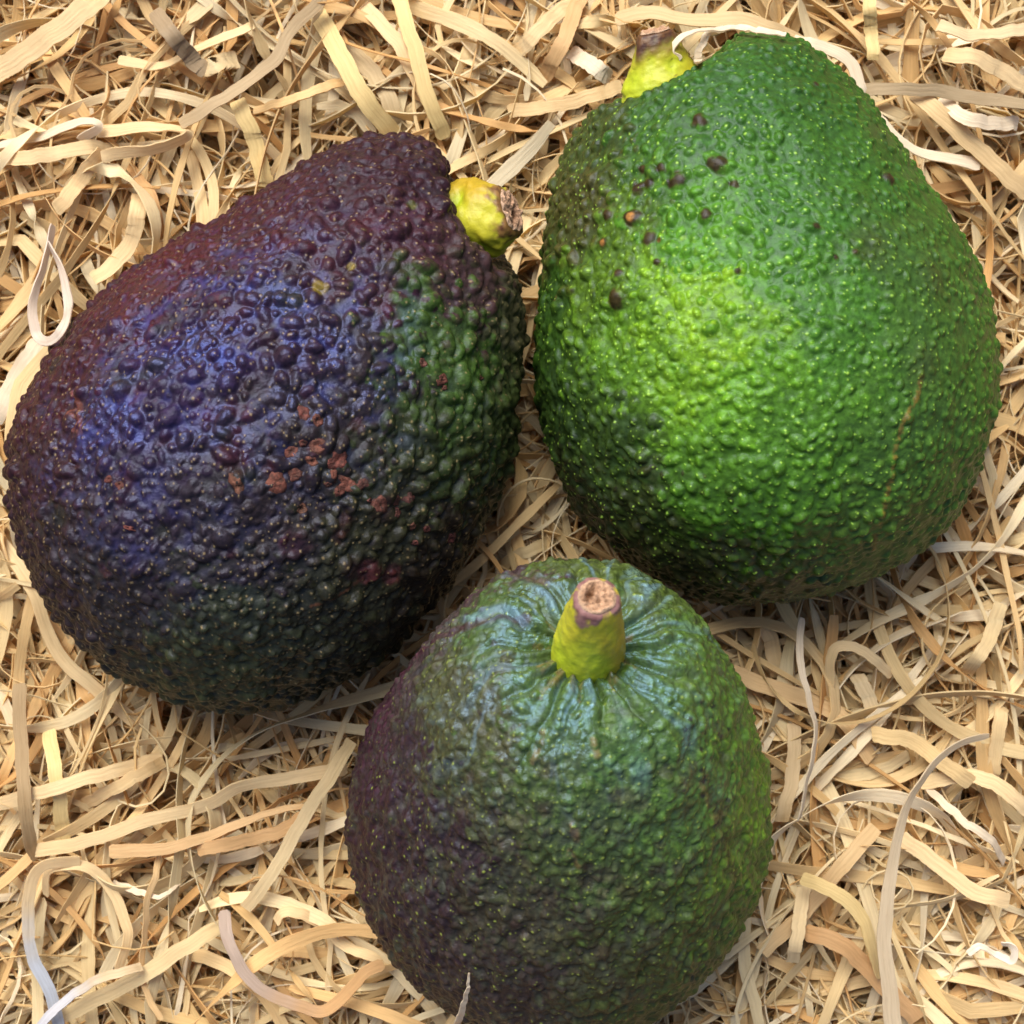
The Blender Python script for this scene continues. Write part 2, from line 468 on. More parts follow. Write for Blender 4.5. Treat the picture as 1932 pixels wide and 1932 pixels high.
G.paint([(1330, 600, '#74c433'), (1270, 570, '#68b82f'), (1300, 680, '#62b02e'), (1390, 620, '#5eac2e'), (1420, 700, '#4f9f2d'), (1350, 760, '#50a12c'), (1200, 650, '#488c28'), (1400, 150, '#2d6d29'), (1500, 120, '#2b6627'), (1250, 220, '#316d2b'), (1120, 250, '#35552c'),
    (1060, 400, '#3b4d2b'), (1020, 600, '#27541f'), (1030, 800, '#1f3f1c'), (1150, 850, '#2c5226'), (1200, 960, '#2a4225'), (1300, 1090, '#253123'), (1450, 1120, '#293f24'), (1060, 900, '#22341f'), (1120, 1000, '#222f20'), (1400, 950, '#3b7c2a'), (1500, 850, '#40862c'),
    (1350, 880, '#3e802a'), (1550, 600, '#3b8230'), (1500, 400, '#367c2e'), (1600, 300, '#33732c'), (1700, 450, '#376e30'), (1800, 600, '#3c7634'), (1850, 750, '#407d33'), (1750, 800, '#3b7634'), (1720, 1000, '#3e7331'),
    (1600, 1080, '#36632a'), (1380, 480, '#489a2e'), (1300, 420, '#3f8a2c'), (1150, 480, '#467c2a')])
T.paint([(1050, 1060, '#4c6e35'), (940, 1080, '#4a4252'), (960, 1180, '#46703f'), (800, 1200, '#464652'), (720, 1330, '#402c45'), (680, 1450, '#2f2034'), (680, 1600, '#2d1e2a'), (760, 1500, '#302636'), (760, 1700, '#2c2430'), (820, 1600, '#302a34'), (720, 1780, '#2a2028'),
    (880, 1330, '#4a5a3e'), (900, 1450, '#42583c'), (1000, 1400, '#467038'), (1100, 1320, '#48783c'), (1200, 1220, '#46783a'), (1200, 1130, '#4f7436'), (1300, 1300, '#4b7c35'), (1250, 1400, '#4a823d'), (1380, 1400, '#508c2e'),
    (1430, 1550, '#5e982a'), (1400, 1700, '#4c7c28'), (1300, 1500, '#4d8638'), (1150, 1550, '#47723a'), (1050, 1600, '#43623a'), (950, 1600, '#3d4c3e'), (1200, 1700, '#456c33'), (1000, 1750, '#3b4338'), (1150, 1820, '#3e4d30'),
    (900, 1850, '#39383c'), (1280, 1830, '#405d2a'), (1050, 1480, '#476c38')])
# pigment marks on the green fruit: bruised wart caps, corky scar, dark smudges
for x, y, r in ((1320, 225, 13), (1243, 312, 9), (1275, 338, 15), (1355, 305, 17), (1195, 348, 11), (1216, 340, 10), (1185, 405, 17), (1220, 445, 13), (1128, 455, 11), (1140, 400, 11), (1205, 312, 8), (1385, 343, 8),
                (1333, 400, 10), (1158, 562, 17), (1685, 332, 13), (1548, 147, 7), (1540, 425, 7), (1236, 492, 6), (1165, 515, 8), (1388, 505, 6), (1615, 475, 6), (1580, 482, 5)):
    i = G.hit(x, y); G.dome(i, r * 1.2e-4, r * .55e-4, 2.4); G.blot(x, y, r * 1.0, '#30241f', .9, .35, .8); q_ = G.near(i, r * 1.3e-4)[0]; G.dot[q_] = 0
for x, y, r, c in ((1185, 405, 8, '#8a7c4c'), (1128, 455, 6, '#84764c'), (1240, 450, 4, '#6b5530')): G.blot(x, y, r, c, .9, .3)
G.stroke([(1745, 710), (1738, 745), (1712, 790), (1695, 850), (1690, 905), (1668, 980), (1655, 1045)], 5, '#7c7040', .6, .0001, .42)
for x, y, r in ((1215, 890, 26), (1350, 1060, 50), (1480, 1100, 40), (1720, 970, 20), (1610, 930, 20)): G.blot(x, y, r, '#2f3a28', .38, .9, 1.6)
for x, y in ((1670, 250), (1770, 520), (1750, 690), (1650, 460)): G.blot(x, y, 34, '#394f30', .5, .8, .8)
# purple seam, tan streaks, flecks on the upright fruit
T.stroke([(690, 1330), (720, 1290), (760, 1250), (810, 1205), (870, 1175), (940, 1160), (990, 1165)], 9, '#4a2a48', .7, .0002)
T.stroke([(935, 1075), (985, 1080), (1030, 1095)], 8, '#5c4a62', .6, .0003)
for a in ([(1022, 1380), (1014, 1410), (1003, 1440)], [(1118, 1395), (1128, 1425)], [(1082, 1560), (1088, 1590)], [(1075, 1610), (1090, 1640)], [(1328, 1480), (1345, 1520), (1360, 1560)], [(1085, 1270), (1080, 1300)], [(1060, 1262), (1040, 1290), (1020, 1310)], [(1150, 1260), (1165, 1285)]):
    T.stroke(a, 6, '#8e8660', .45, .00005, .4)
for _ in range(26): T.blot(rng.uniform(1290, 1390), rng.uniform(1290, 1560), rng.uniform(2.5, 5), '#2b2a20', .9, .3)
for _ in range(60): T.blot(rng.uniform(860, 1380), rng.uniform(1430, 1860), rng.uniform(8, 22), random.choice(['#3b2c33', '#56674f', '#4a4b44', '#37442f']), .55, .6, .8)
T.stroke([(1335, 1465), (1355, 1520), (1380, 1590), (1395, 1660)], 14, '#48402c', .55, 0, .35)
for _ in range(26):
    a = rng.uniform(0, 6.28); x0, y0 = 1108 + 66 * math.cos(a), 1225 + 48 * math.sin(a); r = rng.uniform(1.15, 1.6)
    T.stroke([(x0, y0), (1108 + 66 * r * math.cos(a), 1225 + 60 * r * math.sin(a))], 3, '#94895f', .38)
# purple fruit: tan worm-track scar, warty colouring, reddish smudges
A.stroke([(125, 735), (140, 760), (120, 775), (142, 790), (128, 810), (150, 815), (135, 745), (148, 772)], 4, '#7a5148', .75, .0001)
A.stroke([(590, 1150), (640, 1130), (690, 1100), (760, 1085)], 4, '#6b4a38', .7, .0001, .4)
for _ in range(90): A.blot(rng.uniform(80, 760), rng.uniform(330, 1100), rng.uniform(8, 26), random.choice(['#4a1f2c', '#43202f', '#2a2a40', '#2c3a2c']), .45, .6, .8)
for x, y, r, c in ((604, 537, 13, '#8c8a2c'), (662, 495, 8, '#8c8a2c'), (780, 378, 10, '#58662a'), (735, 375, 9, '#56402c'), (700, 1085, 24, '#4a2730'), (745, 1090, 20, '#4a2730')): A.blot(x, y, r, c, .85, .3)
# wart caps a little warmer than the dips between them
A.pig = A.pig * (1 - .25 * A.rel[:, None]) + .25 * A.rel[:, None] * (A.pig * np.array([1.25, 1.1, .85]))
G.pig *= np.array([1.0, .61, .42])
g_ = T.pig.mean(1, keepdims=True); T.pig = (T.pig * .92 + g_ * .08) * np.array([.86, .62, .49])
mot = smooth(.05, .4, fbm((T.P - .5 * (T.P @ ax)[:, None] * ax) * 260 + 40, 3))[:, None] * .3 * (1 - fold[:, None])
T.pig = T.pig * (1 - mot) + mot * lin('#3c3a38')
mot = smooth(.1, .45, fbm((T.P - .5 * (T.P @ ax)[:, None] * ax) * 330 + 80, 3))[:, None] * .25
T.pig = T.pig * (1 - mot) + mot * lin('#54644c')
A.pig *= np.array([.74, .58, .48])
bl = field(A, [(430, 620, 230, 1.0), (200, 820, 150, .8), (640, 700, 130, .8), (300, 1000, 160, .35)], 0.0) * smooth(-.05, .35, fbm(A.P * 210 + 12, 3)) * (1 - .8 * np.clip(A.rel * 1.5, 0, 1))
A.pig = A.pig * (1 - .38 * bl[:, None]) + .38 * bl[:, None] * lin('#33439a')  # blue sky sheen painted into the skin colour, mostly between warts
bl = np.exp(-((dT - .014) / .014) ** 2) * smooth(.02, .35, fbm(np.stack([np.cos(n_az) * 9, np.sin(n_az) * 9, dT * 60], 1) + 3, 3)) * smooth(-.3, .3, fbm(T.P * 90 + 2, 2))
T.pig = T.pig * (1 - .42 * bl[:, None]) + .42 * bl[:, None] * lin('#6d93b4')  # bluish sheen streaks round the stem, painted into the pigment
G.pig *= 1 + .22 * G.rel[:, None] * np.array([1.1, 1, .6])
T.pig *= 1 + .2 * T.rel[:, None] * np.array([1.1, 1, .7])

M_A = skin_material('purple_skin', lin('#a8946a'), .62, 800, lin('#3a3d38'), .30, (.16, .28, 1.0), .42, .30, .26)
M_G = skin_material('green_skin', lin('#a6d454'), .8, 700, lin('#47683e'), .20, (.9, 1.0, .85), .40, .32, .22)
M_T = skin_material('mottled_skin', lin('#9db04a'), .7, 720, lin('#63685c'), .24, (.32, .60, 1.0), .42, .34, .34)

bodies = []
for b, mat, lab in ((A, M_A, 'dark purple avocado with warty skin and rusty scabs, lying on its side at left'),
                    (G, M_G, 'bright green avocado lying on its side at right with dark bruised warts'),
                    (T, M_T, 'half purple, half green avocado in front, its stem pointing up at the viewer')):
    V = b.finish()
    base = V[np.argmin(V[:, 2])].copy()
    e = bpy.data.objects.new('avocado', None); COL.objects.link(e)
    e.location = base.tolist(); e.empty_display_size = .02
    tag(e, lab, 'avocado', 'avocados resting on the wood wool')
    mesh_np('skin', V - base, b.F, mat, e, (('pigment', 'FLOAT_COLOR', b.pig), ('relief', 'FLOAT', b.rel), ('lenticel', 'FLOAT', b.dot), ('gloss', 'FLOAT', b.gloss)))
    b.e, b.base_pt = e, base
    bodies.append(b)

# ------------------------------------------------------------------ stems
def make_stem(b, root, d, length, prof, lump, seed, flat=1.0, tip_cols=('#7a4a50', '#5a3038'), side_col=None, sidev=None, rimh=.12, bend=None, fleck=.25, tone=1.0):
    d = np.array(d, float); d /= np.linalg.norm(d)
    s = np.cross(d, (.2, .1, .97)); s /= np.linalg.norm(s); t = np.cross(d, s)
    na, nh = 72, 46
    a = np.linspace(0, 2 * math.pi, na, endpoint=False)
    hs = np.linspace(0, 1, nh)
    pr = np.interp(hs, [p[0] for p in prof], [p[1] for p in prof]) * .001
    pr = np.convolve(np.pad(pr, 3, 'edge'), np.ones(5) / 5, 'same')[3:-3]
    Hh, Aa = np.meshgrid(hs, a, indexing='ij')
    rr = pr[:, None] * np.ones_like(Aa)
    q = np.stack([np.cos(Aa) * 1.3, np.sin(Aa) * 1.3, Hh * 3.2], -1).reshape(-1, 3) + seed
    nz = fbm(q, 2).reshape(rr.shape); nz2 = fbm(q * 3.1, 2).reshape(rr.shape)
    rings = np.sin(Hh * 60 + nz * 9) * smooth(-.2, .3, nz2)
    rr = rr * (1 + lump * nz * 1.6 + .05 * nz2 + .004 * rings)
    off = np.zeros(3) if bend is None else np.array(bend)
    C = root + d * (Hh[..., None] * length) + off * (Hh[..., None] ** 2)
    V = C + rr[..., None] * (np.cos(Aa)[..., None] * s + np.sin(Aa)[..., None] * t * flat)
    # rolled rim then a short lip inwards
    lip = V[-1] * .80 + C[-1] * .20 + d * .0002
    V = np.concatenate([V.reshape(-1, 3), lip])
    F = []
    for i in range(nh):
        j = np.arange(na); jn = (j + 1) % na
        F.append(np.stack([i * na + j, i * na + jn, (i + 1) * na + jn, (i + 1) * na + j], 1))
    F = np.concatenate(F)
    g, y = lin('#b8c92c'), lin('#c8c234')
    hh = np.r_[Hh.reshape(-1), np.ones(na)]; n1 = np.r_[nz.reshape(-1), np.zeros(na)]; n2 = np.r_[nz2.reshape(-1), np.zeros(na)]
    kx = smooth(.1, .85, hh + .5 * n1)
    pig = g * (1 - kx[:, None]) + y * kx[:, None]
    if sidev is not None:
        sv = (V - (root + d * (hh * length)[:, None])) @ (np.array(sidev) / np.linalg.norm(sidev)) / (pr.mean())
        f = smooth(.1, 1.0, sv + .6 * n1)[:, None] * .85
        pig = pig * (1 - f) + lin(side_col) * f
    f = smooth(1 - rimh * 1.7, 1 - rimh * .4, hh + .22 * n1 + .1 * n2)[:, None]
    k2 = smooth(-.3, .3, n2)[:, None]
    pig = pig * (1 - f) + (lin(tip_cols[0]) * k2 + lin(tip_cols[1]) * (1 - k2)) * f
    fl = (smooth(.42, .6, np.r_[fbm(q * 7 + 9, 2).reshape(-1), np.zeros(na)]) * fleck * 3 * smooth(.1, .6, hh))[:, None]
    fl = np.clip(fl, 0, .9); pig = pig * np.array([tone * .97, tone, tone]); pig = pig * (1 - fl) + lin('#5c4216') * fl
    stem = mesh_np('stem', V - b.base_pt, F, M_stem, b.e, (('pigment', 'FLOAT_COLOR', pig),))
    # corky broken face
    nr = 16
    tt = np.linspace(0, 1, nr); Rr, A2 = np.meshgrid(tt, a, indexing='ij')
    edge = lip[None] - C[-1, 0] - d * .0
    P = C[-1, 0] + edge * Rr[..., None] * 1.04
    qq = P.reshape(-1, 3) * 900 + seed
    hgt = (fbm(qq, 3) * .0011 + .0004 - .0009 * np.exp(-((Rr.reshape(-1) - .35) / .25) ** 2) * smooth(-.2, .4, fbm(qq * .35 + 3, 1))) * (1 - smooth(.9, 1, Rr.reshape(-1)) * .8)
    P = P.reshape(-1, 3) + d * hgt[:, None]
    F2 = []
    for i in range(nr - 1):
        j = np.arange(na); jn = (j + 1) % na
        F2.append(np.stack([i * na + j, (i + 1) * na + j, (i + 1) * na + jn, i * na + jn], 1))
    k3 = smooth(-.0006, .0006, hgt)[:, None]
    pc = lin('#60402a') * (1 - k3) + lin('#b8957a') * k3
    rimk = smooth(.8, .95, Rr.reshape(-1))[:, None] * .6
    pc = pc * (1 - rimk) + lin('#bfa48c') * rimk
    mesh_np('cut_end', P - b.base_pt, np.concatenate(F2)[:, ::-1], M_cut, stem, (('pigment', 'FLOAT_COLOR', pc),))
    return stem

# upright fruit: tapered peg leaning up the picture
tip = at(1126, 1128, .064)
rt = st - ax * .0015
sT = make_stem(T, rt, tip - rt, np.linalg.norm(tip - rt), [(0, 6.0), (.12, 6.1), (.35, 5.6), (.6, 4.9), (.8, 4.2), (.93, 4.0), (1, 3.5)], .05, 2.2, 1.0, ('#8f6a68', '#765050'), '#b8982c', (1, 0, .1), .045)
# purple fruit: knobbly yellow stub with its broken end to the right
make_stem(A, ra_, tpa - ra_, np.linalg.norm(tpa - ra_), [(0, 7.6), (.3, 7.8), (.55, 7.3), (.72, 6.5), (.85, 5.6), (.95, 5.3), (1, 4.6)], .16, 5.6, .85, ('#9a7440', '#5a3622'), '#b89424', (-.4, .9, 0), .05, bend=(0, -.001, 0), fleck=.12, tone=.80)
# green fruit: flared stub pointing up the picture, brown crusty top
make_stem(G, rg_, tpg - rg_, np.linalg.norm(tpg - rg_), [(0, 8.0), (.25, 7.3), (.5, 5.6), (.75, 4.6), (.93, 3.9), (1, 3.3)], .09, 8.8, .8, ('#6d4a2c', '#4a2e28'), '#a9a41e', (1, 0, 0), .26, fleck=.55, tone=.80)

# ------------------------------------------------------------------ rusty scabs on the purple fruit
def scab(x, y, wpx, hpx, ang, col):
    i = A.hit(x, y)
    n = A.N[i]; c = A.V[i]
    t = E1 - n * (E1 @ n); t /= np.linalg.norm(t); u = np.cross(n, t)
    tx = t * math.cos(ang) + u * math.sin(ang); ty = -t * math.sin(ang) + u * math.cos(ang)
    na, nr = 20, 6
    a = np.linspace(0, 2 * math.pi, na, endpoint=False)
    sd_ = rng.uniform(0, 50)
    wob = 1 + .75 * fbm(np.stack([np.cos(a) * 1.1 + sd_, np.sin(a) * 1.1, a * 0], 1), 2)
    V = []
    for r in np.linspace(.04, 1, nr):
        x_ = np.cos(a) * r * wob * wpx * .5e-4; y_ = np.sin(a) * r * wob * hpx * .5e-4
        p = c + x_[:, None] * tx + y_[:, None] * ty
        near = np.array([A.kd.find((q).tolist())[1] for q in p])
        lift = .00022 * (1 - r ** 3) + .00020 * fbm(p * 1500 + sd_, 2) - .0002 * (r == 1)
        if r < .5: lift = lift - .0002 * (.5 - r) * 2
        hh = ((A.V[near] - p) @ n)
        V.append(p + n * (hh * .6 + hh.mean() * .4 + lift)[:, None])
    V = np.concatenate(V); F = []
    for k in range(nr - 1):
        j = np.arange(na); jn = (j + 1) % na
        F.append(np.stack([k * na + j, (k + 1) * na + j, (k + 1) * na + jn, k * na + jn], 1))
    nz = fbm(V * 1300 + 3, 2)[:, None]
    pig = .88 * (.4 * lin(col) + .6 * lin('#6c4842')) * np.clip(.55 + .8 * nz, .2, 1.2)
    edge = np.repeat(np.linspace(.04, 1, nr) > .9, na)
    pig[edge] = lin('#3a1c1c')
    mesh_np('scab', V - A.base_pt, np.concatenate(F), M_scab, A.e, (('pigment', 'FLOAT_COLOR', pig),))
for s_ in ((519, 914, 44, 50, 0, '#a5573f'), (448, 914, 26, 50, .3, '#9c6546'), (575, 778, 30, 36, .6, '#8e3f36'), (601, 790, 22, 30, .2, '#96503c'), (551, 853, 28, 28, 0, '#9c5240'), (574, 836, 20, 18, .3, '#8e4438'),
           (603, 842, 38, 34, .2, '#a3604a'), (590, 870, 30, 22, -.5, '#a05a3e'), (641, 868, 44, 42, .3, '#9c4a3e'), (633, 898, 20, 24, 0, '#a3563e'), (560, 897, 28, 30, .4, '#8c4a36'), (660, 918, 48, 32, -.6, '#a35a44'),
           (644, 930, 26, 26, 0, '#9c5240'), (690, 914, 26, 24, .4, '#6e3428'), (622, 916, 16, 16, 0, '#96523e'), (722, 955, 38, 44, .2, '#8e4a38'), (757, 948, 18, 24, 0, '#8e4a34'), (757, 972, 20, 24, 0, '#7c3c30'), (778, 942, 30, 24, .3, '#6c2c2a'),
           (572, 963, 24, 24, .6, '#9c6a4a'), (201, 904, 20, 18, 0, '#86342c'), (222, 915, 20, 18, 0, '#8e4034'), (240, 996, 30, 12, -.4, '#a0443c'), (786, 997, 18, 22, .2, '#8e5236'), (812, 1003, 16, 22, .2, '#7e3430'), (838, 715, 34, 28, .3, '#9e5440'),
           (800, 683, 22, 22, 0, '#905444'), (845, 732, 14, 14, 0, '#8c5038'), (919, 714, 18, 12, 0, '#a8644a'), (858, 1020, 30, 34, .4, '#662028'), (789, 1028, 14, 14, 0, '#8a3a30'), (700, 945, 14, 12, 0, '#7a3a30')):
    scab(s_[0], s_[1], s_[2] * .85, s_[3] * .85, s_[4], s_[5])

# ------------------------------------------------------------------ wood wool
GN, GS = 360, .001
zb = np.full((GN, GN), 9.0); zt = np.full((GN, GN), -9.0)
def cell(x, y): return np.clip(((x + GN * GS / 2) / GS).astype(int), 0, GN - 1), np.clip(((y + GN * GS / 2) / GS).astype(int), 0, GN - 1)
for b in bodies:
    i, j = cell(b.V[:, 0], b.V[:, 1])
    np.minimum.at(zb, (i, j), b.V[:, 2]); np.maximum.at(zt, (i, j), b.V[:, 2])
for _ in range(1):
    m = zb.copy(); q = zt.copy()
    for dx in (-1, 0, 1):
        for dy in (-1, 0, 1):
            m = np.minimum(m, np.roll(np.roll(zb, dx, 0), dy, 1)); q = np.maximum(q, np.roll(np.roll(zt, dx, 0), dy, 1))
    zb, zt = m, q

def bed_height(x, y):
    p = np.stack([x * 24, y * 24, np.full_like(x, 3.3)], 1)
    return -.0200 + .0055 * fbm(p, 2)

def ribbons(P, W, TH, roll):
    """P (n,K,3) centre lines -> verts, faces, index of strand per vertex, grain coords"""
    n, K, _ = P.shape
    T_ = np.gradient(P, axis=1); T_ /= np.linalg.norm(T_, axis=2)[..., None] + 1e-12
    side = np.cross(T_, np.array([0, 0, 1.0])); sl = np.linalg.norm(side, axis=2)[..., None]
    side = side / np.maximum(sl, 1e-6)
    nor = np.cross(side, T_)
    c, s = np.cos(roll)[..., None], np.sin(roll)[..., None]
    sd_, no_ = side * c + nor * s, nor * c - side * s
    hw, ht = (W / 2)[..., None], (TH / 2)
    ht = np.broadcast_to(np.asarray(ht).reshape(-1, 1, 1), hw.shape) if np.ndim(ht) else ht
    q = [P - sd_ * hw + no_ * ht, P + sd_ * hw + no_ * ht, P + sd_ * hw - no_ * ht, P - sd_ * hw - no_ * ht]
    ring = np.stack([q[0], q[1], q[1], q[2], q[2], q[3], q[3], q[0]], 2)      # n,K,8,3
    V = ring.reshape(-1, 3)
    base = (np.arange(n)[:, None, None] * K + np.arange(K - 1)[None, :, None]) * 8
    j = np.array([0, 2, 4, 6])[None, None, :]
    F = np.stack([base + j, base + j + 1, base + 8 + j + 1, base + 8 + j], -1).reshape(-1, 4)
    L = np.concatenate([np.zeros((n, 1)), np.cumsum(np.linalg.norm(np.diff(P, axis=1), axis=2), axis=1)], 1)
    sgn = np.array([-1, 1, 1, 1, 1, -1, -1, -1])
    g = np.zeros((n, K, 8, 3)); g[..., 0] = L[..., None] + rng.uniform(0, 9, (n, 1, 1)); g[..., 1] = hw * sgn + rng.uniform(0, 1, (n, 1, 1))
    sid = np.repeat(np.arange(n), K * 8)
    return V, F, sid, g.reshape(-1, 3)

TONES = np.array([lin(c) for c in ('#f6edcc', '#f3e6bd', '#f0deae', '#ecd4a0', '#f8f1d8', '#e7c890', '#eedaaa', '#f4e9c3', '#ebd098', '#deb87e')])

def strands(n, K, lo, hi, wlo, whi, layer, ext, arch, curl):
    x0 = rng.uniform(-ext, ext, (n, 2)); L = rng.uniform(lo, hi, n); ds = L / (K - 1)
    hd = rng.uniform(0, 2 * math.pi, n)
    k0 = rng.normal(0, curl, n) * np.where(rng.random(n) < .15, 3.0, 1); k1 = rng.normal(0, curl, n); ph = rng.uniform(0, 6.28, n); fr = rng.uniform(.5, 1.6, n)
    s = np.linspace(0, 1, K)[None]
    kap = k0[:, None] + k1[:, None] * np.sin(ph[:, None] + s * fr[:, None] * 6.28)
    kap_s = kap
    kap = kap + rng.normal(0, 9, (n, K)) + rng.normal(0, 160, (n, K)) * (rng.random((n, K)) < .03)
    th = hd[:, None] + np.cumsum(kap * ds[:, None], 1)
    x = x0[:, :1] + np.cumsum(np.cos(th) * ds[:, None], 1); y = x0[:, 1:] + np.cumsum(np.sin(th) * ds[:, None], 1)
    x -= (x.mean(1) - x0[:, 0])[:, None]; y -= (y.mean(1) - x0[:, 1])[:, None]
    hb = bed_height(x.ravel(), y.ravel()).reshape(n, K)
    dep = layer(n)
    tilt = rng.normal(0, .0032, n)
    z = hb - dep[:, None] + tilt[:, None] * (s - .5) * 2 + (rng.random(n) ** 2 * arch)[:, None] * np.sin(math.pi * s) \
        + rng.uniform(0, .0022, (n, 1)) * np.sin(s * 6.28 * rng.uniform(.6, 2.2, (n, 1)) + rng.uniform(0, 6.28, (n, 1)))
    z = np.clip(z, -.0545, -.004)
    Wd = (wlo + (whi - wlo) * rng.random(n) ** 1.05)[:, None] * (1 + rng.normal(0, .06, (n, K))) * np.ones((n, K)) * (1 + .12 * np.sin(s * 6.28 * rng.uniform(.5, 2, (n, 1)) + rng.uniform(0, 6.28, (n, 1))))
    taper = np.clip(np.minimum(s, 1 - s) * rng.uniform(8, 30, (n, 1)) + rng.uniform(.35, 1.0, (n, 1)), 0, 1)
    Wd = Wd * taper
    roll = rng.normal(0, .55, (n, 1)) + rng.uniform(0, .7, (n, 1)) * np.sin(6.28 * (s * rng.uniform(.8, 3, (n, 1)) + rng.random((n, 1)))) + rng.normal(0, 1.0, (n, 1)) * (s - .5) * 2 * (rng.random((n, 1)) < .45) + np.tanh(kap_s / 38) * rng.uniform(.9, 1.45, (n, 1)) * np.sign(rng.normal(size=(n, 1)))
    fp = rng.uniform(.1, .9, (n, 1)); roll = roll + (rng.random((n, 1)) < .55) * np.sign(rng.normal(size=(n, 1))) * math.pi * smooth(-.09, .09, s - fp)
    return np.stack([x, y, z], 2), Wd, rng.uniform(.00012, .0003, n), roll

def tone(n): 
    a = TONES[rng.integers(0, len(TONES), n)]; return a * rng.uniform(.86, 1.06, (n, 1))

parts_v, parts_f, parts_p, parts_g, off = [], [], [], [], 0
for args in ((1700, 15, .05, .12, .0012, .0034, lambda n: rng.uniform(.009, .026, n), .145, .002, 18),
             (3700, 27, .04, .13, .0006, .0029, lambda n: rng.uniform(-.002, .010, n), .128, .008, 28),
             (900, 22, .03, .09, .00022, .0007, lambda n: rng.uniform(-.005, .005, n), .122, .007, 60)):
    V, F, sid, g = ribbons(*strands(*args))
    parts_v.append(V); parts_f.append(F + off); off += len(V); parts_g.append(g); parts_p.append(tone(args[0])[sid])
bed = mesh_np('wood_wool', np.concatenate(parts_v), np.concatenate(parts_f), M_shav, None,
              (('pigment', 'FLOAT_COLOR', np.concatenate(parts_p)), ('grain', 'FLOAT_VECTOR', np.concatenate(parts_g))))
tag(bed, 'tangled bed of cream and tan wood wool under the three avocados', 'wood wool', kind='stuff')

def shaving_obj(P, W, TH, roll, pig, label, group=None):
    V, F, sid, g = ribbons(P, W, TH, roll)
    c = P[0, len(P[0]) // 2].copy(); c[2] = P[0, :, 2].min()
    o = mesh_np('wood_shaving', V - c, F, M_shav, None, (('pigment', 'FLOAT_COLOR', pig if np.ndim(pig) == 2 else np.tile(pig, (len(V), 1))), ('grain', 'FLOAT_VECTOR', g)))
    o.location = c.tolist()
    return tag(o, label, 'wood shaving', group)

# --- the shavings that lie uppermost, each one its own object
CREAM, YEL, TAN, GREY, WHITE, LAV, BLUE = '#f1dfb4', '#f0dfa6', '#dcb682', '#b3a084', '#efe6d2', '#cdbdb2', '#cfd4e2'
GR = 'wood shavings lying uppermost on the bed'
def spline(pts, n):
    pts = np.asarray(pts, float); out = []
    p = np.concatenate([[2 * pts[0] - pts[1]], pts, [2 * pts[-1] - pts[-2]]])
    m = len(pts) - 1
    for t in np.linspace(0, m - 1e-6, n):
        k = int(t); f = t - k; a, b, c, d = p[k:k + 4]
        out.append(.5 * ((2 * b) + (c - a) * f + (2 * a - 5 * b + 4 * c - d) * f * f + (3 * b - a - 3 * c + d) * f ** 3))
    return resample(np.array(out), n)
def hero(label, pts, wmm, col, z=-13, roll=(0, 0), drape=False, w_end=None, zarr=None, col2=None, cut=True, rollk=None):
    K = 64
    p2 = spline(pts, K); s = np.linspace(0, 1, K)
    p2 = p2 + 4.5 * np.stack([fbm(np.stack([s * 7, s * 0 + rng.uniform(0, 90), s * 0 + q], 1), 2) for q in (0, 5)], 1)
    if zarr is not None: zz = np.interp(s, np.linspace(0, 1, len(zarr)), zarr) * .001
    else: zz = np.full(K, z * .001) + .0018 * np.sin(s * rng.uniform(3, 7) + rng.uniform(0, 6)) - .003 * (np.abs(s - .5) * 2) ** 3
    for _ in range(3):
        P = np.array([at(x, y, q) for (x, y), q in zip(p2, zz)])
        i, j = cell(P[:, 0], P[:, 1])
        if drape: zz = np.maximum(zz, np.where(zt[i, j] > -.5, zt[i, j] + .0007, -9))
        else: zz = np.minimum(zz, zb[i, j] - .0012)
    ks = np.array([1, 2, 3, 2, 1]) / 9
    zz = np.convolve(np.pad(zz, 2, 'edge'), ks, 'valid')
    P = np.array([at(x, y, q) for (x, y), q in zip(p2, zz)])
    W = np.interp(s, [0, 1], [wmm, w_end if w_end else wmm]) * .001 * (1 + .16 * fbm(np.stack([s * 6, s * 0 + rng.uniform(0, 90), s * 0], 1), 3) + rng.normal(0, .018, K))
    if cut: W *= np.clip(np.minimum(s, 1 - s) * rng.uniform(14, 40) + rng.uniform(.55, 1.0), 0, 1)
    rl = np.interp(s, np.linspace(0, 1, len(roll)), roll) + .22 * fbm(np.stack([s * 3, s * 0 + rng.uniform(0, 90), s * 0], 1), 2) * 2
    pig = np.tile(lin(col), (K * 8, 1))
    if col2:
        f = np.repeat(smooth(.25, .75, s + .15 * fbm(np.stack([s * 9, s * 0, s * 0], 1), 2)), 8)[:, None]; pig = pig * (1 - f) + lin(col2) * f
    return shaving_obj(P[None], W[None], np.array([.00026]), rl[None], pig, label, GR)

hero('wide cream wood shaving crossing the top left corner', [(-20, 145), (90, 70), (195, -12)], 4.4, CREAM, -7)
hero('short flat grey-brown shaving slanting near the top left', [(290, 22), (340, 85), (390, 140)], 3.2, GREY, -6)
hero('long greyish shaving sweeping from the top edge down to the left', [(612, -5), (552, 54), (522, 109), (460, 159), (397, 201), (340, 236)], 2.4, '#c9b592', -6, (.3, 0, -.4))
hero('broad pale yellow shaving running down to the purple avocado neck', [(596, 20), (652, 121), (685, 180), (748, 262)], 3.6, YEL, -11)
hero('straight pale yellow shaving at top centre beside the purple neck', [(750, -10), (782, 92), (806, 180), (840, 262)], 3.0, YEL, -10)
hero('cream shaving from the top edge crossing behind the purple neck', [(682, 5), (752, 84), (800, 175), (850, 260)], 2.8, CREAM, -12)
hero('greyish broad shaving behind the purple avocado neck', [(648, 84), (700, 135), (735, 190), (752, 246)], 3.4, '#d2c19c', -14)
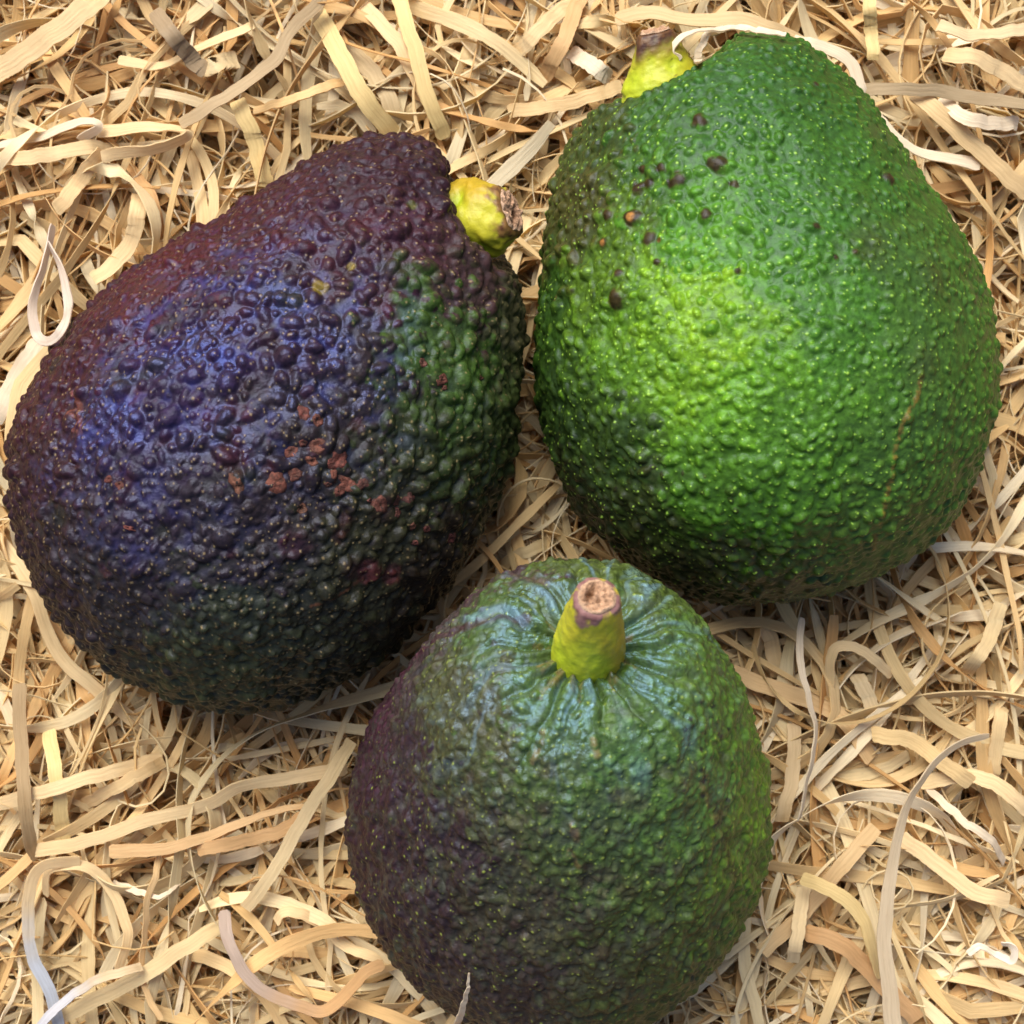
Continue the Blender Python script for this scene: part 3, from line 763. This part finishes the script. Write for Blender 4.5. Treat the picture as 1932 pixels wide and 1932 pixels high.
hero('short yellow shaving standing upright left of the purple neck', [(448, 190), (481, 267), (500, 352)], 3.2, YEL, -9)
hero('folded cream shaving doubled back in a narrow loop at upper left', [(185, 250), (251, 240), (326, 242), (356, 255), (293, 282), (234, 289), (190, 294)], 2.4, CREAM, -6, (.2, .3, 1.2, .9, .3))
hero('thin cream shaving with a kink reaching the left edge', [(-10, 278), (84, 255), (160, 228), (186, 240), (150, 264)], 1.8, WHITE, -8, (.6, .2, .9))
hero('flat cream shaving along the left edge above the purple avocado', [(-10, 302), (84, 293), (167, 279), (222, 290)], 2.9, CREAM, -8)
hero('cream shaving bending down and left above the purple avocado', [(192, 286), (172, 312), (146, 347), (104, 396)], 2.9, '#efd9aa', -7, (.9, .2, 0))
hero('slender wavy cream shaving under the short grey-brown one', [(222, 113), (301, 125), (368, 92), (439, 63), (480, 49)], 2.0, CREAM, -9, (0, .8, .3))
hero('short wide cream shaving right of the grey-brown one', [(383, 131), (415, 118), (447, 112)], 3.6, CREAM, -9)
hero('long slim cream shaving lying level above the purple avocado', [(478, 210), (585, 175), (656, 149)], 2.0, '#ecd3a0', -10, (.5, .2))
hero('white looped shaving hanging over the left rim of the purple avocado', [(100, 425), (82, 506), (62, 572), (70, 636), (100, 640), (129, 580), (114, 506), (92, 458)], 1.9, '#e4dad0', 0, (1.1, 1.2, .5, .4, 1.2), True, zarr=(-9, -6, -1, 2, 3, 3, 0, -5))
hero('pale shaving leading up to the white loop at the left edge', [(-10, 795), (33, 707), (74, 645)], 3.3, WHITE, -8)
hero('cream shaving bent like a hook above the purple avocado shoulder', [(262, 368), (252, 447), (217, 495), (176, 528)], 3.2, CREAM, -8, (.2, -.3))
hero('slim tan shaving arching down to the purple avocado back', [(239, 305), (288, 376), (306, 450)], 2.0, TAN, -10, (.4, .6))
hero('long pale shaving following the lower left curve of the purple avocado', [(-8, 1010), (54, 1097), (109, 1232), (179, 1298), (261, 1368), (348, 1412)], 2.6, CREAM, -13, (.2, .7, 0, .5))
hero('curved cream sliver in the gap below the purple avocado', [(574, 1340), (614, 1379), (672, 1390)], 2.4, WHITE, -16, (.3, .8))

hero('grey ribbed shaving hanging straight down at the left edge', [(36, 1290), (38, 1373), (45, 1486), (56, 1584), (70, 1618)], 2.6, '#bfa883', -6, (0, .2, .9))
hero('straight pale yellow shaving standing upright at lower left', [(92, 1378), (109, 1486), (121, 1592)], 2.8, YEL, -8)
hero('cream shaving from the left edge ending in a square cut', [(-10, 1518), (94, 1490), (169, 1467), (306, 1432)], 2.7, CREAM, -7, (0, .1))
hero('cream shaving just under the square-cut one', [(148, 1522), (220, 1485), (309, 1437)], 2.4, '#ecd6a6', -8)
hero('very long cream shaving spanning the lower left to the front avocado', [(55, 1605), (150, 1591), (263, 1554), (384, 1520), (451, 1486), (546, 1467), (655, 1450)], 2.6, CREAM, -6, (0, 0, -.6, .3))
hero('long pale shaving falling diagonally from the front avocado to the left', [(664, 1398), (602, 1497), (557, 1569), (515, 1644), (463, 1714)], 2.5, '#e9d9b0', -5, (.3, 0, .2))
hero('tapered tan shaving ending in a sharp tip at lower left centre', [(205, 1606), (320, 1600), (433, 1561), (530, 1527), (595, 1524)], 2.8, '#e3c595', -5, (0, .2, .7), w_end=1.0)
hero('tan shaving folded back beneath the sharp-tipped one', [(590, 1529), (540, 1562), (450, 1590), (372, 1603)], 2.6, '#e2c08e', -6, (.3, 0))
hero('loose cream arc down the lower left edge turning bluish white', [(150, 1625), (85, 1632), (60, 1660), (53, 1722), (60, 1806), (90, 1862), (113, 1940)], 2.3, CREAM, -5, (.5, .5, .2, .5), col2='#c8d2e4')
hero('pale blue shaving crossing the bottom left corner', [(70, 1940), (132, 1881), (188, 1847), (268, 1824)], 1.8, BLUE, -4, (.3, .6), col2='#e0cfae')
hero('wide pale shaving rising from the bottom left corner', [(116, 1918), (263, 1843), (339, 1794), (428, 1740)], 3.0, '#efdfb2', -7)
hero('fuzzy lavender-grey shaving sagging like a hammock near the bottom', [(420, 1718), (433, 1779), (459, 1832), (500, 1870), (572, 1900), (610, 1907), (647, 1881), (689, 1836), (724, 1820)], 2.3, LAV, -3, (.4, .3, .5, .2), col2='#cda877')
hero('cream hoop of shaving in the lower left tangle', [(87, 1690), (92, 1645), (150, 1632), (199, 1663), (226, 1712), (241, 1768), (224, 1830)], 2.0, CREAM, -7, (.7, .5, .4, .6))
hero('small curved sliver right of the cream hoop', [(211, 1667), (263, 1682), (301, 1691), (337, 1668)], 1.6, WHITE, -7, (.2, .7), w_end=.6)
hero('thin cream thread hanging down right of the hoop', [(301, 1612), (293, 1659), (278, 1693), (275, 1749), (267, 1832), (280, 1885), (304, 1925)], 1.2, '#e8cfa0', -6, (.3, 1, .5))
hero('wavy pale shaving touching the lower left of the front avocado', [(520, 1740), (546, 1719), (602, 1742), (658, 1787), (730, 1813)], 2.1, CREAM, -10, (.5, .2, .7))
hero('thin white splinter standing against the foot of the front avocado', [(886, 1836), (882, 1868), (872, 1905), (856, 1950)], .25, '#f2ead8', 8, (.3, .5), True, w_end=1.7, cut=False)

hero('long grey-white shaving bending down the lower right, thin at its top', [(1866, 1388), (1812, 1403), (1767, 1436), (1734, 1479), (1705, 1537), (1688, 1608), (1676, 1691), (1669, 1774), (1676, 1857), (1686, 1945)], 1.3, '#d9ccb2', 0, (.4, .9, .3, 0, 0), w_end=3.3, zarr=(-6, -2, 1, 2, 2, 1, 0, -1))
hero('pale straight shaving crossing under the long grey-white one', [(1700, 1580), (1767, 1629), (1837, 1682), (1905, 1700)], 3.0, CREAM, -5)
hero('pale yellow shaving with blunt end right of the front avocado', [(1512, 1656), (1572, 1682), (1622, 1724), (1642, 1778), (1661, 1842)], 2.7, YEL, -5, (0, 0, .5, .9))
hero('short straight pale shaving near the right edge below the green avocado', [(1889, 1138), (1862, 1214), (1823, 1270)], 2.8, '#eeddb0', -7)
hero('thin arched thread of shaving beneath the green avocado', [(1512, 1165), (1508, 1240), (1526, 1318), (1539, 1388), (1522, 1483), (1508, 1550)], 1.4, WHITE, -3, (.2, .9, 1.1))
hero('broad tan shaving swooping from the avocado gap to the right', [(1365, 1265), (1456, 1297), (1539, 1326), (1593, 1359), (1645, 1434)], 3.3, '#e5cb9c', -8, (0, .1, .5))
hero('bent cream shaving below the bottom of the green avocado', [(1566, 1330), (1572, 1228), (1622, 1226), (1684, 1275)], 2.0, CREAM, -7, (1.0, .4, .1))
hero('short flat shaving slanting below the green avocado', [(1616, 1272), (1640, 1320), (1661, 1370)], 2.9, '#e2d2ae', -8)
hero('cream shaving with ragged left end above the long grey-white one', [(1645, 1386), (1713, 1396), (1767, 1430), (1832, 1477)], 3.0, '#eed9a6', -6)
hero('long cream shaving waving out to the right edge', [(1736, 1477), (1829, 1465), (1891, 1488), (1942, 1532)], 2.8, CREAM, -6, (.6, .1, 0))
hero('slim pale shaving pointing down right, beside the long grey-white one', [(1750, 1486), (1808, 1541), (1870, 1587), (1893, 1628)], 1.6, WHITE, -5, (.5, .2, .7))
hero('pale upright shaving right beside the front avocado', [(1516, 1672), (1506, 1753), (1495, 1815)], 2.6, '#ecdcb4', -7)
hero('long tan shaving slanting down left at the foot of the front avocado', [(1650, 1562), (1589, 1633), (1518, 1720), (1438, 1798)], 3.0, '#e6cfa2', -9)
hero('broad tan shaving descending to the bottom edge right of the front avocado', [(1520, 1760), (1580, 1778), (1642, 1832), (1730, 1925)], 3.4, '#ddb988', -8)
hero('upright grey-cream shaving in the gap right of the front avocado', [(1496, 1366), (1497, 1442), (1475, 1550)], 2.7, '#dfcca6', -9)
hero('small crinkled white curl near the bottom right corner', [(1826, 1800), (1850, 1786), (1880, 1802), (1908, 1812), (1914, 1790), (1890, 1780)], 1.4, '#f4f0e6', -2, (.4, 1.0, .3, 1.0))
hero('cream upright shaving near the right edge above the slim pale one', [(1872, 1480), (1883, 1380), (1893, 1334)], 2.6, '#ead5a6', -8)
hero('short cream shaving standing under the green avocado bottom', [(1437, 1164), (1456, 1214), (1466, 1280)], 3.0, CREAM, -12)

hero('wide tan shaving arching behind the green avocado stem', [(1160, 36), (1228, 24), (1300, 38), (1392, 36), (1467, 58), (1520, 84)], 3.0, '#e2cda2', -7, (.2, .3, .2, .5), zarr=(-10, -7, -5, -4, -4, -8))
hero('crinkled white shaving draped over the green avocado shoulder and stem', [(1284, 112), (1266, 98), (1290, 66), (1348, 55), (1420, 54), (1482, 66)], 1.4, '#f3ecdc', 0, (.5, .9, .4, .6), True, zarr=(11, 12, 12, 8, 6, 2))
hero('short white shaving end hanging down onto the green avocado by its stem', [(1316, 118), (1322, 92), (1336, 64), (1366, 54)], 1.4, '#f0e8d6', 0, (.7, .4, .3), True, zarr=(9, 10, 10, 7))
hero('pale shaving hugging the upper right flank of the green avocado', [(1490, 72), (1560, 92), (1607, 122), (1632, 184), (1662, 228), (1720, 281), (1786, 299), (1848, 310)], 2.5, WHITE, -3, (.3, .2, .7, .2), zarr=(-2, -4, -5, -5, -6, -6, -7, -9))
hero('grey shaving running to the right edge beside the green avocado', [(1620, 170), (1746, 168), (1816, 179), (1942, 198)], 2.5, '#bba98a', -5, (0, 0, .5))
hero('broad cream shaving crossing diagonally at upper right', [(1724, 172), (1806, 244), (1942, 370)], 3.4, '#e8d2a4', -7)
hero('pale bent shaving above the broad diagonal one at upper right', [(1774, 186), (1816, 219), (1868, 232), (1920, 234)], 2.7, WHITE, -6)
hero('short pale shaving pointing down from the top edge at right', [(1640, -10), (1643, 50), (1648, 112)], 2.5, YEL, -7)
hero('cream shaving curving to the top right edge', [(1770, 48), (1826, 65), (1880, 62), (1942, 54)], 2.7, '#e6d6b2', -6, (.2, .6, .2))
hero('flat cream shaving slanting to the right edge at top', [(1784, 104), (1846, 110), (1942, 168)], 3.0, CREAM, -7)
hero('pale shaving pointing at the green avocado stem from the left', [(960, 212), (1069, 194), (1172, 162)], 2.7, '#ead4a6', -8)
hero('short wide pale shaving left of the green avocado stem', [(1076, 98), (1112, 120), (1152, 148)], 3.2, WHITE, -8)
hero('tan shaving slanting down from the top edge at centre', [(1095, -8), (1064, 75), (1022, 152)], 3.0, '#e4c594', -9)
hero('cream shaving slanting up to the top edge at centre', [(962, 114), (1044, 30), (1082, 4)], 2.9, CREAM, -9)
hero('flat shaving bridging the dark gap between the three avocados', [(925, 1085), (965, 1055), (1010, 1035), (1060, 1015)], 2.4, '#d9c9a0', -16)
hero('upright shaving in the gap between the purple and green avocados', [(985, 800), (990, 880), (985, 960), (990, 1040)], 2.6, '#d6c49c', -17)
hero('slanting shaving in the gap above the front avocado', [(980, 950), (1030, 990), (1085, 1030)], 2.4, '#d3bf98', -18)

# --- further uppermost shavings, alike within each corner of the bed
NG = 235
cand = strands(620, 48, .05, .12, .0008, .0027, lambda n: rng.uniform(-.006, .001, n), .112, .008, 17)
px_ = project(cand[0].reshape(-1, 3)).reshape(620, 48, 2)
ci, cj = cell(cand[0][..., 0], cand[0][..., 1])
vis = ((px_ > 0) & (px_ < 1932)).all(2) & (zt[ci, cj] < -1)
order = np.argsort(-(vis * cand[1]).sum(1))[:NG]
order = order[(vis[order].mean(1) > .3)]
P_, W_, T_h, Rl = (c[order] for c in cand)
vis = vis[order]; px_ = px_[order]; NG = len(order)
tn = tone(NG)
LM = [(120, 120, 'in the top left corner'), (420, 60, 'by the grey-brown shaving at top left'), (900, 90, 'at the top centre of the bed'), (120, 380, 'above the back of the purple avocado'), (420, 300, 'by the narrow folded loop at upper left'),
      (900, 280, 'between the purple avocado stem and the green avocado'), (1150, 60, 'left of the green avocado stem'), (1500, 25, 'above the top of the green avocado'), (1850, 60, 'in the top right corner'), (1800, 260, 'by the broad diagonal shaving at upper right'),
      (1890, 480, 'at the right edge beside the green avocado shoulder'), (1910, 850, 'at the right edge beside the green avocado belly'), (1850, 1100, 'off the lower right of the green avocado'), (1500, 1230, 'in the gap under the green avocado'), (1000, 960, 'in the gap between the three avocados'),
      (1620, 1480, 'right of the front avocado'), (1850, 1450, 'by the thin top of the long grey-white shaving'), (1820, 1750, 'near the small crinkled white curl'), (1560, 1820, 'at the lower right foot of the front avocado'), (700, 1880, 'below the fuzzy lavender shaving'),
      (60, 1150, 'at the left edge below the purple avocado'), (300, 1420, 'under the rounded end of the purple avocado'), (90, 1480, 'by the grey ribbed shaving at lower left'), (400, 1560, 'near the sharp-tipped tan shaving'), (590, 1650, 'left of the front avocado'),
      (150, 1720, 'inside the cream hoop at lower left'), (100, 1880, 'in the bottom left corner'), (350, 1850, 'at the bottom edge left of the lavender shaving'), (640, 1350, 'between the purple avocado and the front avocado'), (20, 620, 'at the left edge by the white loop')]
todo = []
for k in range(NG):
    wid = np.median(W_[k]) * 1000
    look = 'narrow' if wid < 1.8 else ('broad' if wid > 2.8 else 'medium')
    lum = tn[k].mean(); tonew = 'pale cream' if lum > .64 else ('tan' if lum < .50 else 'straw-yellow')
    a, b_ = P_[k, 0], P_[k, -1]; chord = np.linalg.norm(b_ - a); L = np.linalg.norm(np.diff(P_[k], axis=0), axis=1).sum()
    form = 'straight' if chord / L > .93 else ('bowed' if chord / L > .7 else 'curling')
    an = abs(math.degrees(math.atan2(b_[1] - a[1], b_[0] - a[0]))) % 180
    run = 'level' if an < 25 or an > 155 else ('upright' if 65 < an < 115 else 'slanting')
    m = px_[k][vis[k]].mean(0)
    z_ = LM[int(np.argmin([(m[0] - x) ** 2 + (m[1] - y) ** 2 for x, y, _ in LM]))][2]
    todo.append(('%s %s %s %s shaving %s' % (look, form, run, tonew, z_), '%s %s %s %s shavings %s' % (look, form, run, tonew, z_), m[1], k))
for t_ in todo:
    alike = sorted([q for q in todo if q[0] == t_[0]], key=lambda q: q[2])
    n_ = len(alike); j_ = alike.index(t_)
    word = {1: [''], 2: ['upper ', 'lower '], 3: ['uppermost ', 'middle ', 'lowest ']}.get(n_, ['uppermost ', 'upper '] + ['middle '] * (n_ - 4) + ['lower ', 'lowest '])[j_]
    k = t_[3]
    shaving_obj(P_[k:k + 1], W_[k:k + 1], T_h[k:k + 1], Rl[k:k + 1], tn[k], word + t_[0], t_[1])
